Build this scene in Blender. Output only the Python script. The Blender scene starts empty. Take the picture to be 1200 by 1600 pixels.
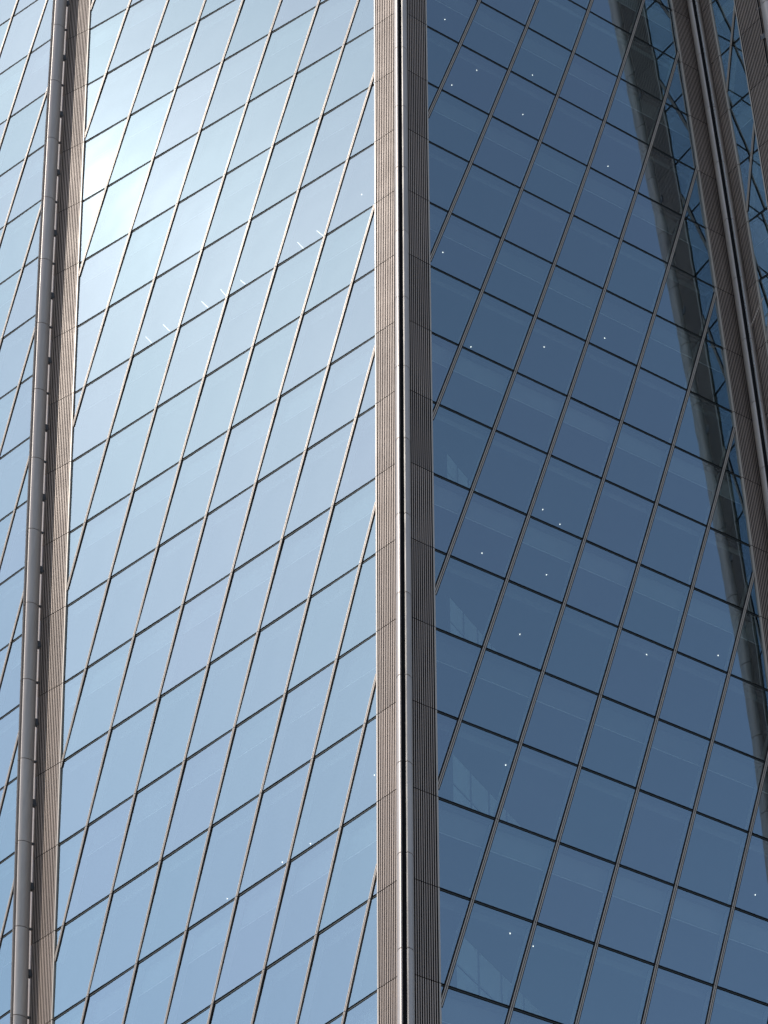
import bpy, math, random
from mathutils import Vector
random.seed(7)
R = math.radians
S = bpy.context.scene
COL = S.collection

# ------------------------------------------------------------------ camera, sky, sun, exposure
CAM_Z = 1.6
cam = bpy.data.cameras.new('camera')
cam.sensor_fit = 'VERTICAL'; cam.sensor_height = 24.0; cam.lens = 4500 / 1600 * 24.0
cam.clip_end = 6000; cam.clip_start = 0.5
cam_o = bpy.data.objects.new('camera', cam); COL.objects.link(cam_o)
cam_o.location = (0, 0, CAM_Z); cam_o.rotation_euler = (R(90 + 40), 0, 0)
S.camera = cam_o

SUN_AZ, SUN_EL = -104.8, 38.1            # degrees: azimuth clockwise from +Y (the way the camera faces)
HAZE, HAZE_POW, HAZE_COL = 0.50, 13.0, (.83, .885, .905, 1)
sd = Vector((math.sin(R(SUN_AZ)) * math.cos(R(SUN_EL)), math.cos(R(SUN_AZ)) * math.cos(R(SUN_EL)), math.sin(R(SUN_EL))))
world = bpy.data.worlds.new('World'); S.world = world; world.use_nodes = True
wn = world.node_tree.nodes; wl = world.node_tree.links
sky = wn.new('ShaderNodeTexSky'); sky.sky_type = 'NISHITA'; sky.sun_disc = False
sky.sun_elevation = R(SUN_EL); sky.sun_rotation = R(SUN_AZ)
sky.air_density = 1.0; sky.dust_density = 0.45; sky.ozone_density = 1.0
wn['Background'].inputs['Strength'].default_value = 0.15
wl.new(sky.outputs[0], wn['Background'].inputs['Color'])
# summer haze: a broad, soft forward-scattering glow round the sun on top of the clear sky
wtc = wn.new('ShaderNodeTexCoord'); dot = wn.new('ShaderNodeVectorMath'); dot.operation = 'DOT_PRODUCT'
wl.new(wtc.outputs['Generated'], dot.inputs[0]); dot.inputs[1].default_value = sd
hm = wn.new('ShaderNodeMapRange'); hm.inputs[1].default_value = -1; hm.inputs[2].default_value = 1
wl.new(dot.outputs['Value'], hm.inputs[0])
hp = wn.new('ShaderNodeMath'); hp.operation = 'POWER'; hp.inputs[1].default_value = HAZE_POW; wl.new(hm.outputs[0], hp.inputs[0])
hs_ = wn.new('ShaderNodeMath'); hs_.operation = 'MULTIPLY_ADD'; hs_.inputs[1].default_value = HAZE; hs_.inputs[2].default_value = 0.05; wl.new(hp.outputs[0], hs_.inputs[0])
cp = wn.new('ShaderNodeMath'); cp.operation = 'POWER'; cp.inputs[1].default_value = 800; wl.new(hm.outputs[0], cp.inputs[0])   # aureole
ca = wn.new('ShaderNodeMath'); ca.operation = 'MULTIPLY_ADD'; ca.inputs[1].default_value = 0.75
wl.new(cp.outputs[0], ca.inputs[0]); wl.new(hs_.outputs[0], ca.inputs[2])
hb = wn.new('ShaderNodeBackground'); hb.inputs['Color'].default_value = HAZE_COL
wl.new(ca.outputs[0], hb.inputs['Strength'])
ad = wn.new('ShaderNodeAddShader'); wl.new(wn['Background'].outputs[0], ad.inputs[0]); wl.new(hb.outputs[0], ad.inputs[1])
wl.new(ad.outputs[0], wn['World Output'].inputs['Surface'])
sun = bpy.data.lights.new('sun', 'SUN'); sun.energy = 3.0; sun.angle = R(0.53); sun.color = (1.0, 0.93, 0.84)
sun_o = bpy.data.objects.new('sun', sun); COL.objects.link(sun_o)
sun_o.rotation_euler = sd.to_track_quat('Z', 'Y').to_euler()
S.view_settings.view_transform = 'Standard'; S.view_settings.look = 'None'
S.view_settings.exposure = 0.2; S.view_settings.gamma = 1.0; S.view_settings.use_curve_mapping = False
S.cycles.transparent_max_bounces = 16; S.cycles.max_bounces = 8
S.cycles.glossy_bounces = 5
S.cycles.use_adaptive_sampling = True

# ------------------------------------------------------------------ materials
def mat(name):
    m = bpy.data.materials.new(name); m.use_nodes = True
    return m, m.node_tree.nodes, m.node_tree.links
def metal(name, col, metallic, rough, var=0.12, streak=0.10):
    m, n, l = mat(name)
    b = n['Principled BSDF']; b.inputs['Metallic'].default_value = metallic
    tc = n.new('ShaderNodeTexCoord')
    mp = n.new('ShaderNodeMapping'); mp.inputs['Scale'].default_value = (3, 3, 0.12)
    nz = n.new('ShaderNodeTexNoise'); nz.inputs['Scale'].default_value = 2.2; nz.inputs['Detail'].default_value = 5
    n2 = n.new('ShaderNodeTexNoise'); n2.inputs['Scale'].default_value = 0.7; n2.inputs['Detail'].default_value = 3
    oi = n.new('ShaderNodeObjectInfo')
    l.new(tc.outputs['Object'], mp.inputs[0]); l.new(mp.outputs[0], nz.inputs[0]); l.new(tc.outputs['Object'], n2.inputs[0])
    add = n.new('ShaderNodeMath'); add.operation = 'MULTIPLY_ADD'
    l.new(nz.outputs[0], add.inputs[0]); add.inputs[1].default_value = streak * 2
    r2 = n.new('ShaderNodeMath'); r2.operation = 'MULTIPLY_ADD'
    l.new(oi.outputs['Random'], r2.inputs[0]); r2.inputs[1].default_value = var; r2.inputs[2].default_value = 1 - var / 2 - streak
    l.new(r2.outputs[0], add.inputs[2])
    hs = n.new('ShaderNodeHueSaturation'); hs.inputs['Color'].default_value = (*col, 1)
    l.new(add.outputs[0], hs.inputs['Value']); l.new(hs.outputs[0], b.inputs['Base Color'])
    rr = n.new('ShaderNodeMapRange'); rr.inputs[3].default_value = rough - .06; rr.inputs[4].default_value = rough + .1
    l.new(n2.outputs[0], rr.inputs[0]); l.new(rr.outputs[0], b.inputs['Roughness'])
    return m
def plain(name, col, rough=0.8, var=0.15, scale=1.5, spec=.5, rnd=0.0):
    m, n, l = mat(name)
    b = n['Principled BSDF']; b.inputs['Roughness'].default_value = rough; b.inputs['Specular IOR Level'].default_value = spec
    tc = n.new('ShaderNodeTexCoord'); nz = n.new('ShaderNodeTexNoise'); nz.inputs['Scale'].default_value = scale; nz.inputs['Detail'].default_value = 4
    l.new(tc.outputs['Object'], nz.inputs[0])
    mr = n.new('ShaderNodeMapRange'); mr.inputs[3].default_value = 1 - var; mr.inputs[4].default_value = 1 + var
    l.new(nz.outputs[0], mr.inputs[0])
    if rnd:
        oi = n.new('ShaderNodeObjectInfo'); ml = n.new('ShaderNodeMath'); ml.operation = 'MULTIPLY'; rr = n.new('ShaderNodeMapRange')
        rr.inputs[3].default_value = 1 - rnd; rr.inputs[4].default_value = 1 + rnd
        l.new(oi.outputs['Random'], rr.inputs[0]); l.new(rr.outputs[0], ml.inputs[0]); l.new(mr.outputs[0], ml.inputs[1]); mr = ml
    hs = n.new('ShaderNodeHueSaturation'); hs.inputs['Color'].default_value = (*col, 1)
    l.new(mr.outputs[0], hs.inputs['Value']); l.new(hs.outputs[0], b.inputs['Base Color'])
    return m
M_FLUTE = metal('flute_steel', (.33, .26, .22), 0.12, 0.48, .28, .22)
M_TUBE = metal('tube_steel', (.38, .33, .30), 0.2, 0.36, .18, .2)
M_LIP = metal('polished_edge', (.80, .77, .74), 0.9, 0.25, .05, .05)
M_MULL = metal('mullion_cap', (.39, .335, .29), 0.15, 0.42, .08)
M_LEG = plain('mullion_leg', (.88, .89, .88), 0.5)
M_DARK = plain('gasket_and_groove_shade', (.012, .012, .014), 0.9, spec=.1)  # dark joints; on the flutes it also paints in the groove shade
M_BAR = plain('transom_bar', (.03, .035, .035), 0.6, spec=.2)
M_CEIL = plain('ceiling', (.22, .22, .22), 0.9, .25, .35, .5, .6)
M_BULK = plain('bulkhead', (.30, .33, .33), 0.8, .3, .3, .5, .45)
M_PART = plain('frosted_partition', (.80, .95, .95), .35)
M_CORE = plain('core', (.25, .25, .25), 0.9)
M_BRACKET = plain('bracket_steel', (.06, .06, .065), 0.5)

def glass():
    m, n, l = mat('coated_glass')
    for x in list(n):
        if x.type == 'BSDF_PRINCIPLED': n.remove(x)
    out = n['Material Output']
    tr = n.new('ShaderNodeBsdfTransparent'); tr.inputs[0].default_value = (.63, .69, .69, 1)
    gl = n.new('ShaderNodeBsdfGlossy'); gl.inputs['Roughness'].default_value = 0.024
    oi = n.new('ShaderNodeObjectInfo')
    cr = n.new('ShaderNodeValToRGB')
    cr.color_ramp.elements[0].color = (.715, .89, .938, 1); cr.color_ramp.elements[1].color = (.755, .883, .95, 1)
    l.new(oi.outputs['Random'], cr.inputs[0]); l.new(cr.outputs[0], gl.inputs['Color'])
    fr = n.new('ShaderNodeFresnel'); fr.inputs['IOR'].default_value = 1.5
    mr = n.new('ShaderNodeMapRange'); mr.inputs[1].default_value = 0.04; mr.inputs[2].default_value = 1.0
    mr.inputs[3].default_value = 0.40; mr.inputs[4].default_value = 1.0
    l.new(fr.outputs[0], mr.inputs[0])
    tc = n.new('ShaderNodeTexCoord'); nz = n.new('ShaderNodeTexNoise'); nz.inputs['Scale'].default_value = 0.45; nz.inputs['Detail'].default_value = 1.0
    bp = n.new('ShaderNodeBump'); bp.inputs['Strength'].default_value = 0.02; bp.inputs['Distance'].default_value = 0.3
    l.new(tc.outputs['Object'], nz.inputs[0]); l.new(nz.outputs[0], bp.inputs['Height']); l.new(bp.outputs[0], gl.inputs['Normal'])
    mx = n.new('ShaderNodeMixShader')
    l.new(mr.outputs[0], mx.inputs[0]); l.new(tr.outputs[0], mx.inputs[1]); l.new(gl.outputs[0], mx.inputs[2])
    l.new(mx.outputs[0], out.inputs[0])
    b, n, l = mat('glass_inner_face')
    n.remove(n['Principled BSDF'])
    t2 = n.new('ShaderNodeBsdfTransparent'); t2.inputs[0].default_value = (.95, .97, .97, 1)
    l.new(t2.outputs[0], n['Material Output'].inputs[0])
    return m, b
M_GLASS, M_GLASS_IN = glass()
def emit(name, col, st):
    m, n, l = mat(name)
    b = n['Principled BSDF']; b.inputs['Emission Color'].default_value = (*col, 1); b.inputs['Emission Strength'].default_value = st
    return m
M_LAMP = emit('lamp_lens', (1, .96, .88), 3.2)
M_TUBELAMP = emit('strip_lens', (1, .97, .92), 1.5)

# ------------------------------------------------------------------ mesh builder
class MB:
    def __init__(s): s.v = []; s.f = []; s.m = []
    def add(s, vs, fs, mi=0):
        o = len(s.v); s.v += [tuple(p) for p in vs]; s.f += [tuple(i + o for i in f) for f in fs]
        s.m += [mi] * len(fs) if isinstance(mi, int) else mi
    def join(s, o): s.add(o.v, o.f, list(o.m))
    def loft(s, a, b, mi=0, cap=True, side_m=None):
        """prism between two closed loops of equal length"""
        n = len(a)
        fs = [(i, (i + 1) % n, n + (i + 1) % n, n + i) for i in range(n)]
        ms = list(side_m) if side_m else [mi] * n
        if cap:
            fs += [tuple(range(n - 1, -1, -1)), tuple(range(n, 2 * n))]; ms += [mi, mi]
        s.add(list(a) + list(b), fs, ms)
    def build(s, name, mats, parent=None, smooth=False):
        me = bpy.data.meshes.new(name); me.from_pydata(s.v, [], s.f)
        for m in mats: me.materials.append(m)
        me.polygons.foreach_set('material_index', s.m)
        if smooth: me.polygons.foreach_set('use_smooth', [True] * len(me.polygons))
        me.update()
        o = bpy.data.objects.new(name, me); COL.objects.link(o)
        if parent: o.parent = parent
        return o

# ------------------------------------------------------------------ the tower's geometry: floor k counts downwards
H = 4.2
def zk(k): return CAM_Z + 110.0 - H * k
def poly(c, k, lo, hi):                    # polynomial, continued as a straight line outside lo..hi
    def ev(x): return sum(a * x ** i for i, a in enumerate(reversed(c)))
    if k < lo: return ev(lo) + (ev(lo + .01) - ev(lo)) / .01 * (k - lo)
    if k > hi: return ev(hi) + (ev(hi) - ev(hi - .01)) / .01 * (k - hi)
    return ev(k)
def P3(x, y, k): return Vector((x, y, zk(k)))
def cCL(k): return P3(poly((.0194, -.4503), k, -4, 14), 93.75, k)
def cCR(k): return P3(2.08, poly((-.0252, 93.67), k, -4, 14), k)
def cL(k): return P3(poly((.0012, .1205, -15.8951), k, -4, 12), poly((.0077, .3542, 105.69), k, -4, 12), k)
def cR(k): return P3(poly((-.0069, .1565, 16.3257), k, -4, 10), poly((-.0058, .0394, 103.493), k, -4, 10), k)
def cCC(k): return P3(.80, poly((-.015, 92.69), k, -4, 14), k)
def cLC(k): return P3(poly((.003526, .115977, -17.2471), k, -4, 12), poly((.007996, .38684, 106.568), k, -4, 12), k)
def cRC(k): r = cR(k); return r + Vector((1.27, .83, 0))
def cR2L(k): r = cR(k); return r + Vector((2.13, -.46, 0))
def retv(k):                                   # the return face swings round and flattens towards the lower storeys
    q = min(max(k + 2, -3), 9.5); return Vector((.95 - .02 * q, -1.31 + .092 * q, 0))
def cR2R(k): return cR2L(k) + retv(k)
def cXC(k): return cR2R(k) + retv(k) * .98
def cX2L(k): return cXC(k) + Vector((1.3, .9, 0))
def cX2R(k): return cXC(k) + Vector((13.6, 9.4, 0))
def cL2R(k): return P3(poly((.1633, -18.9438), k, -8, 12) , poly((.289, 114.086), k, -8, 12), k)
def l2dir(k):
    a = R(min(max(43.2 + .716 * k, 39), 51)); return Vector((-math.cos(a), math.sin(a), 0))
def cL2e(k): return cL2R(k) - l2dir(k) * .62      # right-hand end of the set-back wing, hidden by the column
def cL2L(k): return cL2R(k) + l2dir(k) * 14.0

KT, KB = -17, 25                            # roof level and street level
K0, K1 = -9, 15                             # storeys that can be in view

def in_view(p):
    """seen from the camera's place: inside the field of view?"""
    d = p - Vector((0, 0, CAM_Z)); c, s = math.cos(R(40)), math.sin(R(40))
    f = d.y * c + d.z * s; u = d.z * c - d.y * s
    return abs(d.x / f) < 600 / 4500 and abs(u / f) < 800 / 4500

class Face:
    """ruled curtain wall between edge curves A (left) and B (right) seen from outside"""
    def __init__(s, name, A, B, N, u_of, s_of, kmin, kmax):
        s.name, s.A, s.B, s.N, s.u_of, s.s_of, s.kmin, s.kmax = name, A, B, N, u_of, s_of, kmin, kmax
    def pt(s, u, k):
        t = s.s_of(u, k); a, b = s.A(k), s.B(k)
        return a + (b - a) * t
    def normal(s, k, t=.5):
        d = (s.B(k) - s.A(k)); n = Vector((d.y, -d.x, 0)); n.normalize()
        return n
def clip(pg, f):
    out = []
    for i in range(len(pg)):
        a, b = pg[i], pg[(i + 1) % len(pg)]; fa, fb = f(a), f(b)
        if fa >= 0: out.append(a)
        if (fa >= 0) != (fb >= 0):
            t = fa / (fa - fb); out.append((a[0] + (b[0] - a[0]) * t, a[1] + (b[1] - a[1]) * t))
    return out

# u = bays from the face's left edge; mullion j lies where u_of(j, k)
def NL(k): return 6.24 + .022 * (k - 3.5)
def sL(u, k):                                # left face: u counted from its right-hand edge (centre column)
    q = u / NL(k); e = -.03 - .002 * min(max(k, 0), 12)
    return 1 - q * (1 + e * (1 - q))
def NR(k): return 5.72 + .035 * min(max(k, -6), 12)
LEFT = Face('left', cL, cCL, NL, lambda j, k: (k - .80) / 2.175 - j, sL, KT, KB)
RIGHT = Face('right', cCR, cR, NR, lambda j, k: (1.6 - k) / 2.325 + j, lambda u, k: u / NR(k), KT, KB)
WL2 = (14.0 + .62) / 3.2
WING = Face('wing', cL2L, cL2e, lambda k: WL2, lambda j, k: (k + 2 + 2.05) / 2.065 - j + .62 / 3.2, lambda u, k: 1 - u / WL2, KT, KB)
RET = Face('return', cR2L, cR2R, lambda k: .595, lambda j, k: (k + 2.6) / 2.15 - j, lambda u, k: 1 - u / .595, KT, KB)
FAR = Face('far', cX2L, cX2R, lambda k: 5.0, lambda j, k: -k / 2.2 + j, lambda u, k: u / 5.0, KT, KB)

# ------------------------------------------------------------------ ground
g = MB(); r_ = 3000
g.add([(-r_, -r_, 0), (r_, -r_, 0), (r_, r_, 0), (-r_, r_, 0)], [(0, 1, 2, 3)])
go = g.build('ground', [plain('paving', (.27, .255, .235), .9, .2, .05)]); go['kind'] = 'structure'

# ------------------------------------------------------------------ the tower
tower = bpy.data.objects.new('skyscraper', None); COL.objects.link(tower)
tower.location = (0, 105, 0)
tower['label'] = 'glass skyscraper with leaning mullions and fluted steel corner columns'
tower['category'] = 'skyscraper'
bpy.context.view_layer.update()
INV = tower.matrix_world.inverted()
def adopt(o, p):                             # keep world placement under an offset parent
    o.parent = p
    o.matrix_parent_inverse = INV if p is tower else p.matrix_parent_inverse.inverted() @ INV if False else INV
    return o
def part(mb, name, mats, parent=None, smooth=False):
    o = mb.build(name, mats, None, smooth); o.parent = parent or tower
    if parent is None: o.matrix_parent_inverse = INV
    return o

panes, mulls = [], []                        # (face, visible, MB)
def pane_mesh(face, pts):
    c = sum(pts, Vector()) / len(pts)
    n = Vector()
    for i in range(len(pts)): n += (pts[i] - c).cross(pts[(i + 1) % len(pts)] - c)
    if n.length < .05: return None, c, 0
    area = n.length / 2; n.normalize()
    if n.dot(c - Vector((0, 112, c.z))) < 0 and face.name != 'return': n = -n; pts = pts[::-1]
    if face.name == 'return' and n.x > 0: n = -n; pts = pts[::-1]
    tilt = Vector((random.gauss(0, .0016), random.gauss(0, .0016), random.gauss(0, .0016)))
    n2 = (n + tilt).normalized()
    fr = [p - n * n2.dot(p - c) / n2.dot(n) for p in pts]
    bk = [p - n * .04 for p in fr]
    mb = MB(); k = len(fr)
    mb.add(fr + bk, [tuple(range(k)), tuple(range(2 * k - 1, k - 1, -1))] + [(i, k + i, k + (i + 1) % k, (i + 1) % k) for i in range(k)], [0, 1] + [2] * k)
    return mb, c, area
def mull_piece(face, a, b, n):
    d = (b - a).normalized(); t = n.cross(d).normalized(); n = d.cross(t).normalized()
    if n.dot(face.normal(0)) < 0: n = -n
    a = a + d * .012; b = b - d * .012
    mb = MB()
    def box(t0, t1, n0, n1, mi):
        L = [t * t0 + n * n0, t * t1 + n * n0, t * t1 + n * n1, t * t0 + n * n1]
        mb.loft([a + q for q in L], [b + q for q in L], mi)
    box(-.058, -.018, -.02, .055, 0); box(.018, .058, -.02, .055, 0)
    box(-.105, .105, -.05, .018, 1)
    box(-.05, .05, -.42, -.052, 2)
    return mb
def edge_k(face, j, k):                       # clip a mullion's (u,k) segment to the face
    return face.u_of(j, k)
walls = {}
for face in (LEFT, RIGHT, WING, RET, FAR):
    wall = MB()                               # part 'curtain_wall': the dark gasket frame along every floor line
    bars = []
    for K in range(KT, KB + 1):
        a, b = face.A(K), face.B(K); n = face.normal(K); up = Vector((0, 0, 1))
        def bx(n0, n1, z0, z1, a=a, b=b, n=n, up=up):
            return ([a + n * n0 + up * z0, a + n * n1 + up * z0, a + n * n1 + up * z1, a + n * n0 + up * z1],
                    [b + n * n0 + up * z0, b + n * n1 + up * z0, b + n * n1 + up * z1, b + n * n0 + up * z1])
        wall.loft(*bx(-.16, -.045, -.105, .105), 0)
        tb = MB(); tb.loft(*bx(-.05, -.012, -.024, .024), 0)
        bars.append((K, tb))
        if K == KB: continue
        us = [face.u_of(0, K), face.u_of(0, K + 1)]
        nmax = int(max(face.N(K), face.N(K + 1))) + 3
        sgn = face.u_of(1, K) - face.u_of(0, K)
        base = int(round((-us[0]) * sgn))     # j near u = 0
        for jj in range(base - 4, base + nmax + 8) if sgn > 0 else range(base - nmax - 8, base + 5):
            e = .0195
            pg = [(face.u_of(jj, K + e) + .012, K + e), (face.u_of(jj, K + 1 - e) + .012, K + 1 - e),
                  (face.u_of(jj, K + 1 - e) + .988, K + 1 - e), (face.u_of(jj, K + e) + .988, K + e)]
            pg = clip(pg, lambda q: q[0] - .004); pg = clip(pg, lambda q: face.N(q[1]) - .004 - q[0]) if pg else pg
            if len(pg) >= 3:
                mb, c, ar = pane_mesh(face, [face.pt(u, k) for u, k in pg])
                if mb: panes.append((face, sum(in_view(Vector(v)) for v in mb.v), ar / (c.length ** 2), mb))
            u0, u1 = face.u_of(jj, K), face.u_of(jj, K + 1); k0, k1 = float(K), K + 1.0
            seg = clip([(u0, k0), (u1, k1), (u1, k1)], lambda q: q[0])
            seg = clip(seg, lambda q: face.N(q[1]) - q[0]) if seg else seg
            if len(seg) >= 2:
                ks = sorted(seg, key=lambda q: q[1]); A_, B_ = face.pt(*ks[0]), face.pt(*ks[-1])
                if (A_ - B_).length > .12:
                    mb = mull_piece(face, A_, B_, n)
                    mulls.append((face, in_view(A_) + in_view(B_) + in_view((A_ + B_) / 2), (A_ - B_).length, mb))
    w = part(wall, 'curtain_wall', [M_DARK]); walls[face.name] = w
    rest = MB()
    for K, tb in bars:
        if any(in_view(Vector(v)) for v in tb.v) or (K0 < K < K1 and face.name in ('left', 'right')):
            part(tb, 'transom', [M_BAR], w)
        else: rest.join(tb)
    o = part(rest, 'transom_bars', [M_BAR], w); o['kind'] = 'stuff'

def split(items, name, mats, restname):
    vis = [i for i in items if i[1] > 0]; vis.sort(key=lambda i: -i[2])
    keep = set(id(i[3]) for i in vis[:300])
    rest = {}
    for it in items:
        if id(it[3]) in keep: part(it[3], name, mats, walls[it[0].name])
        else: rest.setdefault(it[0].name, MB()).join(it[3])
    for k, mb in rest.items():
        o = part(mb, restname, mats, walls[k]); o['kind'] = 'stuff'
    print(name, len(items), 'visible', len(vis))
split(panes, 'glass_pane', [M_GLASS, M_GLASS_IN, M_DARK], 'glazing')
split(mulls, 'mullion', [M_MULL, M_DARK, M_LEG], 'mullion_rows')

# ---- fluted corner strips, column covers, brackets
def strip_panel(E, Cn, K, out, ribs=14):
    """fluted steel panel from glass edge E to corner Cn between floors K and K+1"""
    g_ = .018 / H
    a0, b0, a1, b1 = E(K + g_), Cn(K + g_), E(K + 1 - g_), Cn(K + 1 - g_)
    d = (b0 - a0); n = Vector((d.y, -d.x, 0)).normalized()
    if n.dot(out) < 0: n = -n
    prof = [(0, -.08), (0, .075), (.085, .075), (.085, -.08)]
    W = d.length; x = .085; pitch = (W - .085) / ribs
    for i in range(ribs):
        prof += [(x + pitch * .55, -.08), (x + pitch * .55, .022), (x + pitch * .55, .06), (x + pitch * .985, .06), (x + pitch, .022), (x + pitch, -.08)]
        x += pitch
    prof += [(W, -.09), (0, -.09)]
    mb = MB()
    def loop(a, b): 
        dd = (b - a)
        return [a + dd * (s_ / W) + n * o_ for s_, o_ in prof]
    sm = [2, 2, 1] + [1, 1, 1, 0, 1, 1] * ribs + [1, 1, 1]  # rib sides and groove floors dark: shade between ribs put into the colour
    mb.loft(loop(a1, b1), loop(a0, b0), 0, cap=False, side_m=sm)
    return mb
def strip_backing(E, Cn, out):
    mb = MB()
    for K in range(KT, KB):
        a0, b0, a1, b1 = E(K), Cn(K), E(K + 1), Cn(K + 1)
        d = b0 - a0; n = Vector((d.y, -d.x, 0)).normalized()
        if n.dot(out) < 0: n = -n
        mb.loft([a0 - n * .10, b0 - n * .10, b0 - n * .2, a0 - n * .2], [a1 - n * .10, b1 - n * .10, b1 - n * .2, a1 - n * .2], 0, cap=False)
    return mb
def cover(center, K, sdir, rx=.315, ry=.40, off=.86):
    """one storey of the round column cover, with its open slot facing sdir"""
    k0, k1 = K + off + .018 / H, K + off + 1 - .018 / H
    y = Vector((sdir[0], sdir[1], 0)).normalized(); x = Vector((y.y, -y.x, 0))
    sa = math.asin(.095 / rx); sb = math.asin(.145 / rx)
    pr = []
    n = 40
    for i in range(n + 1):
        a = sa + (2 * math.pi - sa - sb) * i / n
        pr.append((rx * math.sin(a), ry * math.cos(a)))
    pr += [(-.085, ry * math.cos(sb) - .06), (-.085, .02), (.08, .02), (.08, ry * math.cos(sa) - .03)]
    mb = MB()
    A = [center(k0) + x * p[0] + y * p[1] for p in pr]; B = [center(k1) + x * p[0] + y * p[1] for p in pr]
    m = len(pr); sm = [0] * m; sm[m - 3] = 1; sm[m - 4] = 1; sm[m - 5] = 2
    mb.loft(A, B, 0, cap=False, side_m=sm)
    mb.add(A, [tuple(range(m - 1, -1, -1))], 0); mb.add(B, [tuple(range(m))], 0)
    return mb
def column(strips, ctr, corner, sdir, ks):
    core = MB()                                # dark inner pipe, seen only in the joints
    for K in range(KT, KB):
        c0, c1 = ctr(K), ctr(K + 1); ang = [i * math.pi / 8 for i in range(16)]
        core.loft([c0 + Vector((.2 * math.cos(a), .2 * math.sin(a), 0)) for a in ang], [c1 + Vector((.2 * math.cos(a), .2 * math.sin(a), 0)) for a in ang], 0)
    for E, Cn, out in strips: core.join(strip_backing(E, Cn, out))
    col = part(core, 'corner_column', [M_DARK])
    rest_f, rest_c, rest_b = MB(), MB(), MB()
    for K in range(KT, KB):
        for E, Cn, out in strips:
            mb = strip_panel(E, Cn, K, out)
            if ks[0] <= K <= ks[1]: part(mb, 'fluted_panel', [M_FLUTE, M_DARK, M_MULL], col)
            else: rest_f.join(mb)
        mb = cover(ctr, K, sdir)
        if ks[0] <= K <= ks[1]:
            o = part(mb, 'column_cover', [M_TUBE, M_DARK, M_LIP], col)
            o.data.polygons.foreach_set('use_smooth', [i < 40 for i in range(len(o.data.polygons))])
        else: rest_c.join(mb)
        for fz, hw, hz in ((.33, .06, .20), (.82, .04, .05)):
            a = corner(K + fz); b = ctr(K + fz); d = b - a; L = max(d.length, .01); d = d / L; t = Vector((-d.y, d.x, 0))
            mb = MB(); z_ = Vector((0, 0, 1))
            L_ = [t * hw + z_ * hz, t * -hw + z_ * hz, t * -hw - z_ * hz, t * hw - z_ * hz * .6]
            mb.loft([a - d * .15 + q for q in L_], [b + q for q in L_], 0)
            if ks[0] <= K <= ks[1]: part(mb, 'bracket', [M_BRACKET], col)
            else: rest_b.join(mb)
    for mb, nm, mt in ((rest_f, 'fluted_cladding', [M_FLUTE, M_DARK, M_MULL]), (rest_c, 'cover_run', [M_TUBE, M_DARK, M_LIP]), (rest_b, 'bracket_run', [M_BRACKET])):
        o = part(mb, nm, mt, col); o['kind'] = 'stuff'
    return col
V = Vector
column([(cCL, cCC, V((-.6, -.8, 0))), (cCR, cCC, V((.6, -.8, 0)))], lambda k: cCC(k) + V((0, -.42, 0)), cCC, (-.14, -1), (-2, 14))
def cLE(k): return cLC(k) + V((-.9, 3.2, 0))
column([(cL, cLC, V((-.6, -.8, 0)))], lambda k: cLC(k) + V((-.50, -.30, 0)), cLC, (-.84, -.58), (-5, 12))
column([(cR, cRC, V((.5, -.8, 0))), (cR2L, cRC, V((-.8, -.5, 0)))], lambda k: cRC(k) + V((.02, -.62, 0)), cRC, (-.12, -1), (-5, 8))
column([(cR2R, cXC, V((-.8, -.5, 0))), (cX2L, cXC, V((.5, -.8, 0)))], lambda k: cXC(k) + V((.38, -.34, 0)), cXC, (.35, -1), (-5, 3))
# rounded steel edge where the fluted strip turns the left-hand corner, and the return wall behind it
ed = MB(); rw = MB()
for K in range(KT, KB):
    g_ = .018 / H
    c0, c1 = cLC(K + g_), cLC(K + 1 - g_); ang = [i * math.pi / 6 for i in range(12)]
    ed.loft([c0 + V((.09 * math.cos(a), .09 * math.sin(a) + .03, 0)) for a in ang], [c1 + V((.09 * math.cos(a), .09 * math.sin(a) + .03, 0)) for a in ang], 0)
    a0, a1, b0, b1 = cLC(K) + V((.1, .15, 0)), cLC(K + 1) + V((.1, .15, 0)), cL2e(K) + V((.0, .1, 0)), cL2e(K + 1) + V((.0, .1, 0))
    t = V((.25, 0, 0))
    rw.loft([a0, b0, b0 + t, a0 + t], [a1, b1, b1 + t, a1 + t], 0, cap=False)
part(ed, 'corner_edge', [M_FLUTE], None, True)
part(rw, 'return_wall', [M_FLUTE])

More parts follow.
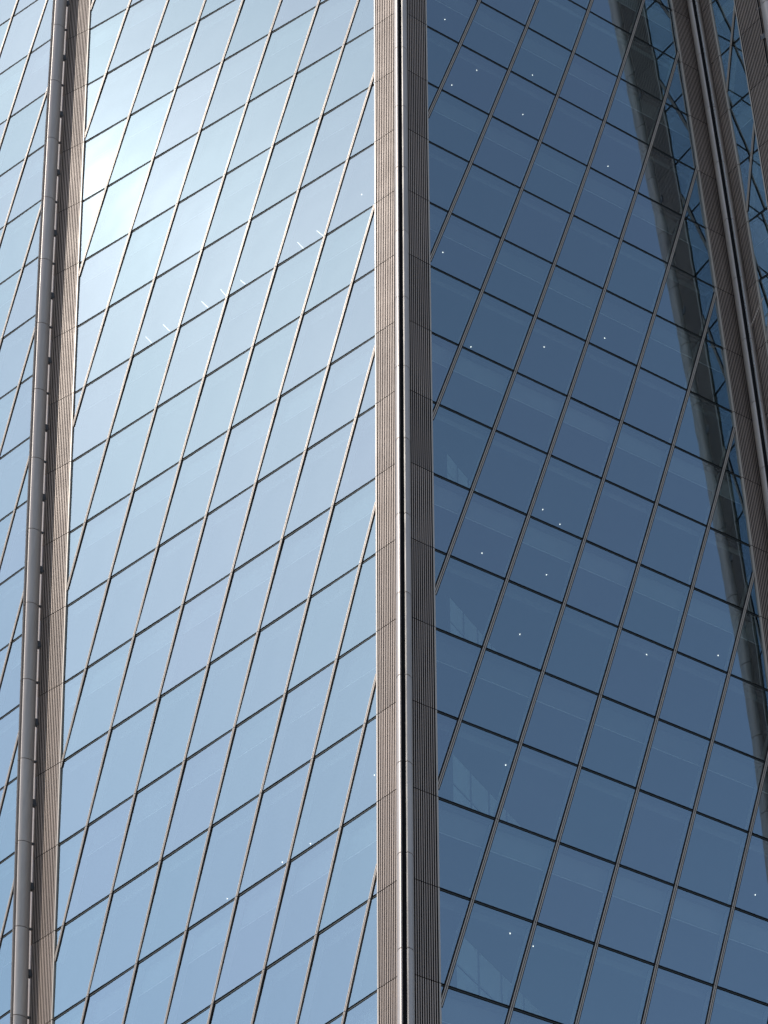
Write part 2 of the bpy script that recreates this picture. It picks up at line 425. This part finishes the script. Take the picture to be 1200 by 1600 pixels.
# ---- floors: slab, bulkhead behind the glass, ceiling
def offset_loop(pts, d):
    out = []
    n = len(pts)
    for i in range(n):
        p, a, b = pts[i], pts[i - 1], pts[(i + 1) % n]
        e1 = (p - a).normalized(); e2 = (b - p).normalized()
        n1 = V((-e1.y, e1.x, 0)); n2 = V((-e2.y, e2.x, 0))     # left of travel = inside for counter-clockwise
        m = (n1 + n2)
        m = m / max(m.length_squared / 2, .35)
        out.append(p + m * d)
    return out
LINES = [(-12.17, 106.63, -11.87, 107.11), (-11.2, 105.77, -10.9, 106.24), (-9.17, 104.1, -8.87, 104.53), (-8.17, 103.24, -7.93, 103.69),
         (-7.24, 102.47, -6.94, 102.85), (-4.25, 99.93, -3.97, 100.37), (-3.29, 99.14, -2.98, 99.49)]
for K in range(KT, KB + 1):
    z = zk(K)
    loop = [cL2L(K), cL2e(K), cLC(K), cCC(K), cRC(K), cXC(K), cX2R(K), P3(34, 140, K), P3(-26, 140, K)]
    drop = 1.25 if K % 2 else .42
    mb = MB()
    i1 = offset_loop(loop, .17); i2 = offset_loop(loop, .50)
    lo = [p - V((0, 0, .07)) for p in i1]; hi = [p + V((0, 0, .07)) for p in i1]
    mb.loft(lo, hi, 0)
    lo = [p - V((0, 0, drop)) for p in i2]; hi = [p - V((0, 0, .072)) for p in i2]
    n = len(lo)
    mb.add(lo + hi, [tuple(range(n - 1, -1, -1))], 1)
    mb.add(lo + hi, [(i, (i + 1) % n, n + (i + 1) % n, n + i) for i in range(n)], 2)
    i3 = offset_loop(loop, .46)
    if K % 2:
        mb.loft([p - V((0, 0, drop + .02)) for p in i3], [p - V((0, 0, drop - .03)) for p in i3], 3, cap=False)
    sl = part(mb, 'floor_slab', [M_CORE, M_CEIL, M_BULK, M_LEG])
    if K in (7, 9, 11, 13):                # glazed partition of the corner room, standing on this floor
        fz = z + .075; A_, C_ = V((2.7, 94.75, fz)), V((5.2, 99.2, fz)); d = C_ - A_; hgt = {7: 2.2, 9: 2.6, 11: 3.0, 13: 3.2}[K]
        d = d * {7: .8, 9: 1.0, 11: 1.25, 13: 1.5}[K]
        t = V((d.y, -d.x, 0)).normalized() * .02; nb = 4
        gp, fp = MB(), MB()
        for b_ in range(nb):
            for r0, r1 in ((.05, .5), (.54, 1.0)):
                a = A_ + d * (b_ / nb + .012); e_ = A_ + d * ((b_ + 1) / nb - .012)
                u0, u1 = V((0, 0, hgt * r0)), V((0, 0, hgt * r1))
                gp.loft([a + t + u0, e_ + t + u0, e_ - t + u0, a - t + u0], [a + t + u1, e_ + t + u1, e_ - t + u1, a - t + u1], 0)
        for b_ in range(nb + 1):
            a = A_ + d * b_ / nb; w_ = d.normalized() * .035; hh = V((0, 0, hgt + .05))
            q = [a + w_ + t * 2, a + w_ - t * 2, a - w_ - t * 2, a - w_ + t * 2]
            fp.loft(q, [p + hh for p in q], 0)
        fr_ = part(fp, 'partition_frame', [M_BRACKET], sl); part(gp, 'partition_glass', [M_PART], sl)
    if K == 2:
        for x0, y0, x1, y1 in LINES:
            a, e_ = V((x0, y0, z - drop - .03)), V((x1, y1, z - drop - .03)); w_ = V((y1 - y0, x0 - x1, 0)).normalized() * .016
            lb = MB(); lb.loft([a - w_, a + w_, e_ + w_, e_ - w_], [p + V((0, 0, .04)) for p in (a - w_, a + w_, e_ + w_, e_ - w_)], 0)
            part(lb, 'strip_light', [M_TUBELAMP], sl)
    for LI in [l for l in (
        (-1, 3.08, 95.75), (0, 4.64, 96.18), (0, 3.41, 97.16), (-1, 7.67, 99.47), (0, 7.06, 99.14), (0, 11.6, 102.72), (3, 2.76, 95.62),
        (3, 10.69, 101.46), (4, 7.51, 98.5), (4, 4.08, 98.5), (6, 7.23, 100.36), (6, 8.06, 101.41), (7, 4.27, 97.33), (7, 7.15, 98.84),
        (8, 5.87, 98.75), (8, 11.45, 100.2), (7, 15.22, 104.71), (10, 4.96, 96.56), (10, 16.1, 106.34), (12, 4.88, 95.88), (12, 5.81, 96.82),
        (2, -1.08, 96.7), (2, -2.08, 97.55), (10, -.39, 97.29), (10, -3.11, 102.34), (10, -4.34, 103.77), (10, -6.81, 106.65)) if l[0] == K]:
        lb = MB(); c = V((LI[1], LI[2], z - drop - .02)); ang = [i * math.pi / 5 for i in range(10)]
        lb.loft([c + V((.021 * math.cos(a), .021 * math.sin(a), -.02)) for a in ang], [c + V((.021 * math.cos(a), .021 * math.sin(a), .018)) for a in ang], 0)
        part(lb, 'ceiling_light', [M_LAMP], sl)
core = MB()
def bar(mb, x0, x1, y0, y1, z0, z1):
    mb.loft([V((x0, y0, z0)), V((x1, y0, z0)), V((x1, y1, z0)), V((x0, y1, z0))], [V((x0, y0, z1)), V((x1, y0, z1)), V((x1, y1, z1)), V((x0, y1, z1))], 0)
bar(core, -9, 14, 118, 134, 0, zk(KT) - .1)
part(core, 'lift_core', [M_CORE])
bk = MB()
bar(bk, -26, 34, 140.2, 140.6, 0, zk(KT)); bar(bk, 34.1, 34.5, 108, 140, 0, zk(KT))
part(bk, 'rear_wall', [M_CORE])
# ---- steel pole held across the fluted strip of the narrow return face
pm = MB(); a = cRC(2.75) + V((-.05, -.35, 0)); b = cR2L(2.45) + V((-.1, -.45, 0)); d = (b - a).normalized()
t = d.cross(V((0, 0, 1))).normalized(); u_ = t.cross(d)
ang = [i * math.pi / 4 for i in range(8)]
pm.loft([a + t * .021 * math.cos(q) + u_ * .021 * math.sin(q) for q in ang], [b + d * .25 + t * .03 * math.cos(q) + u_ * .03 * math.sin(q) for q in ang], 0)
part(pm, 'outrigger_pole', [M_TUBE])
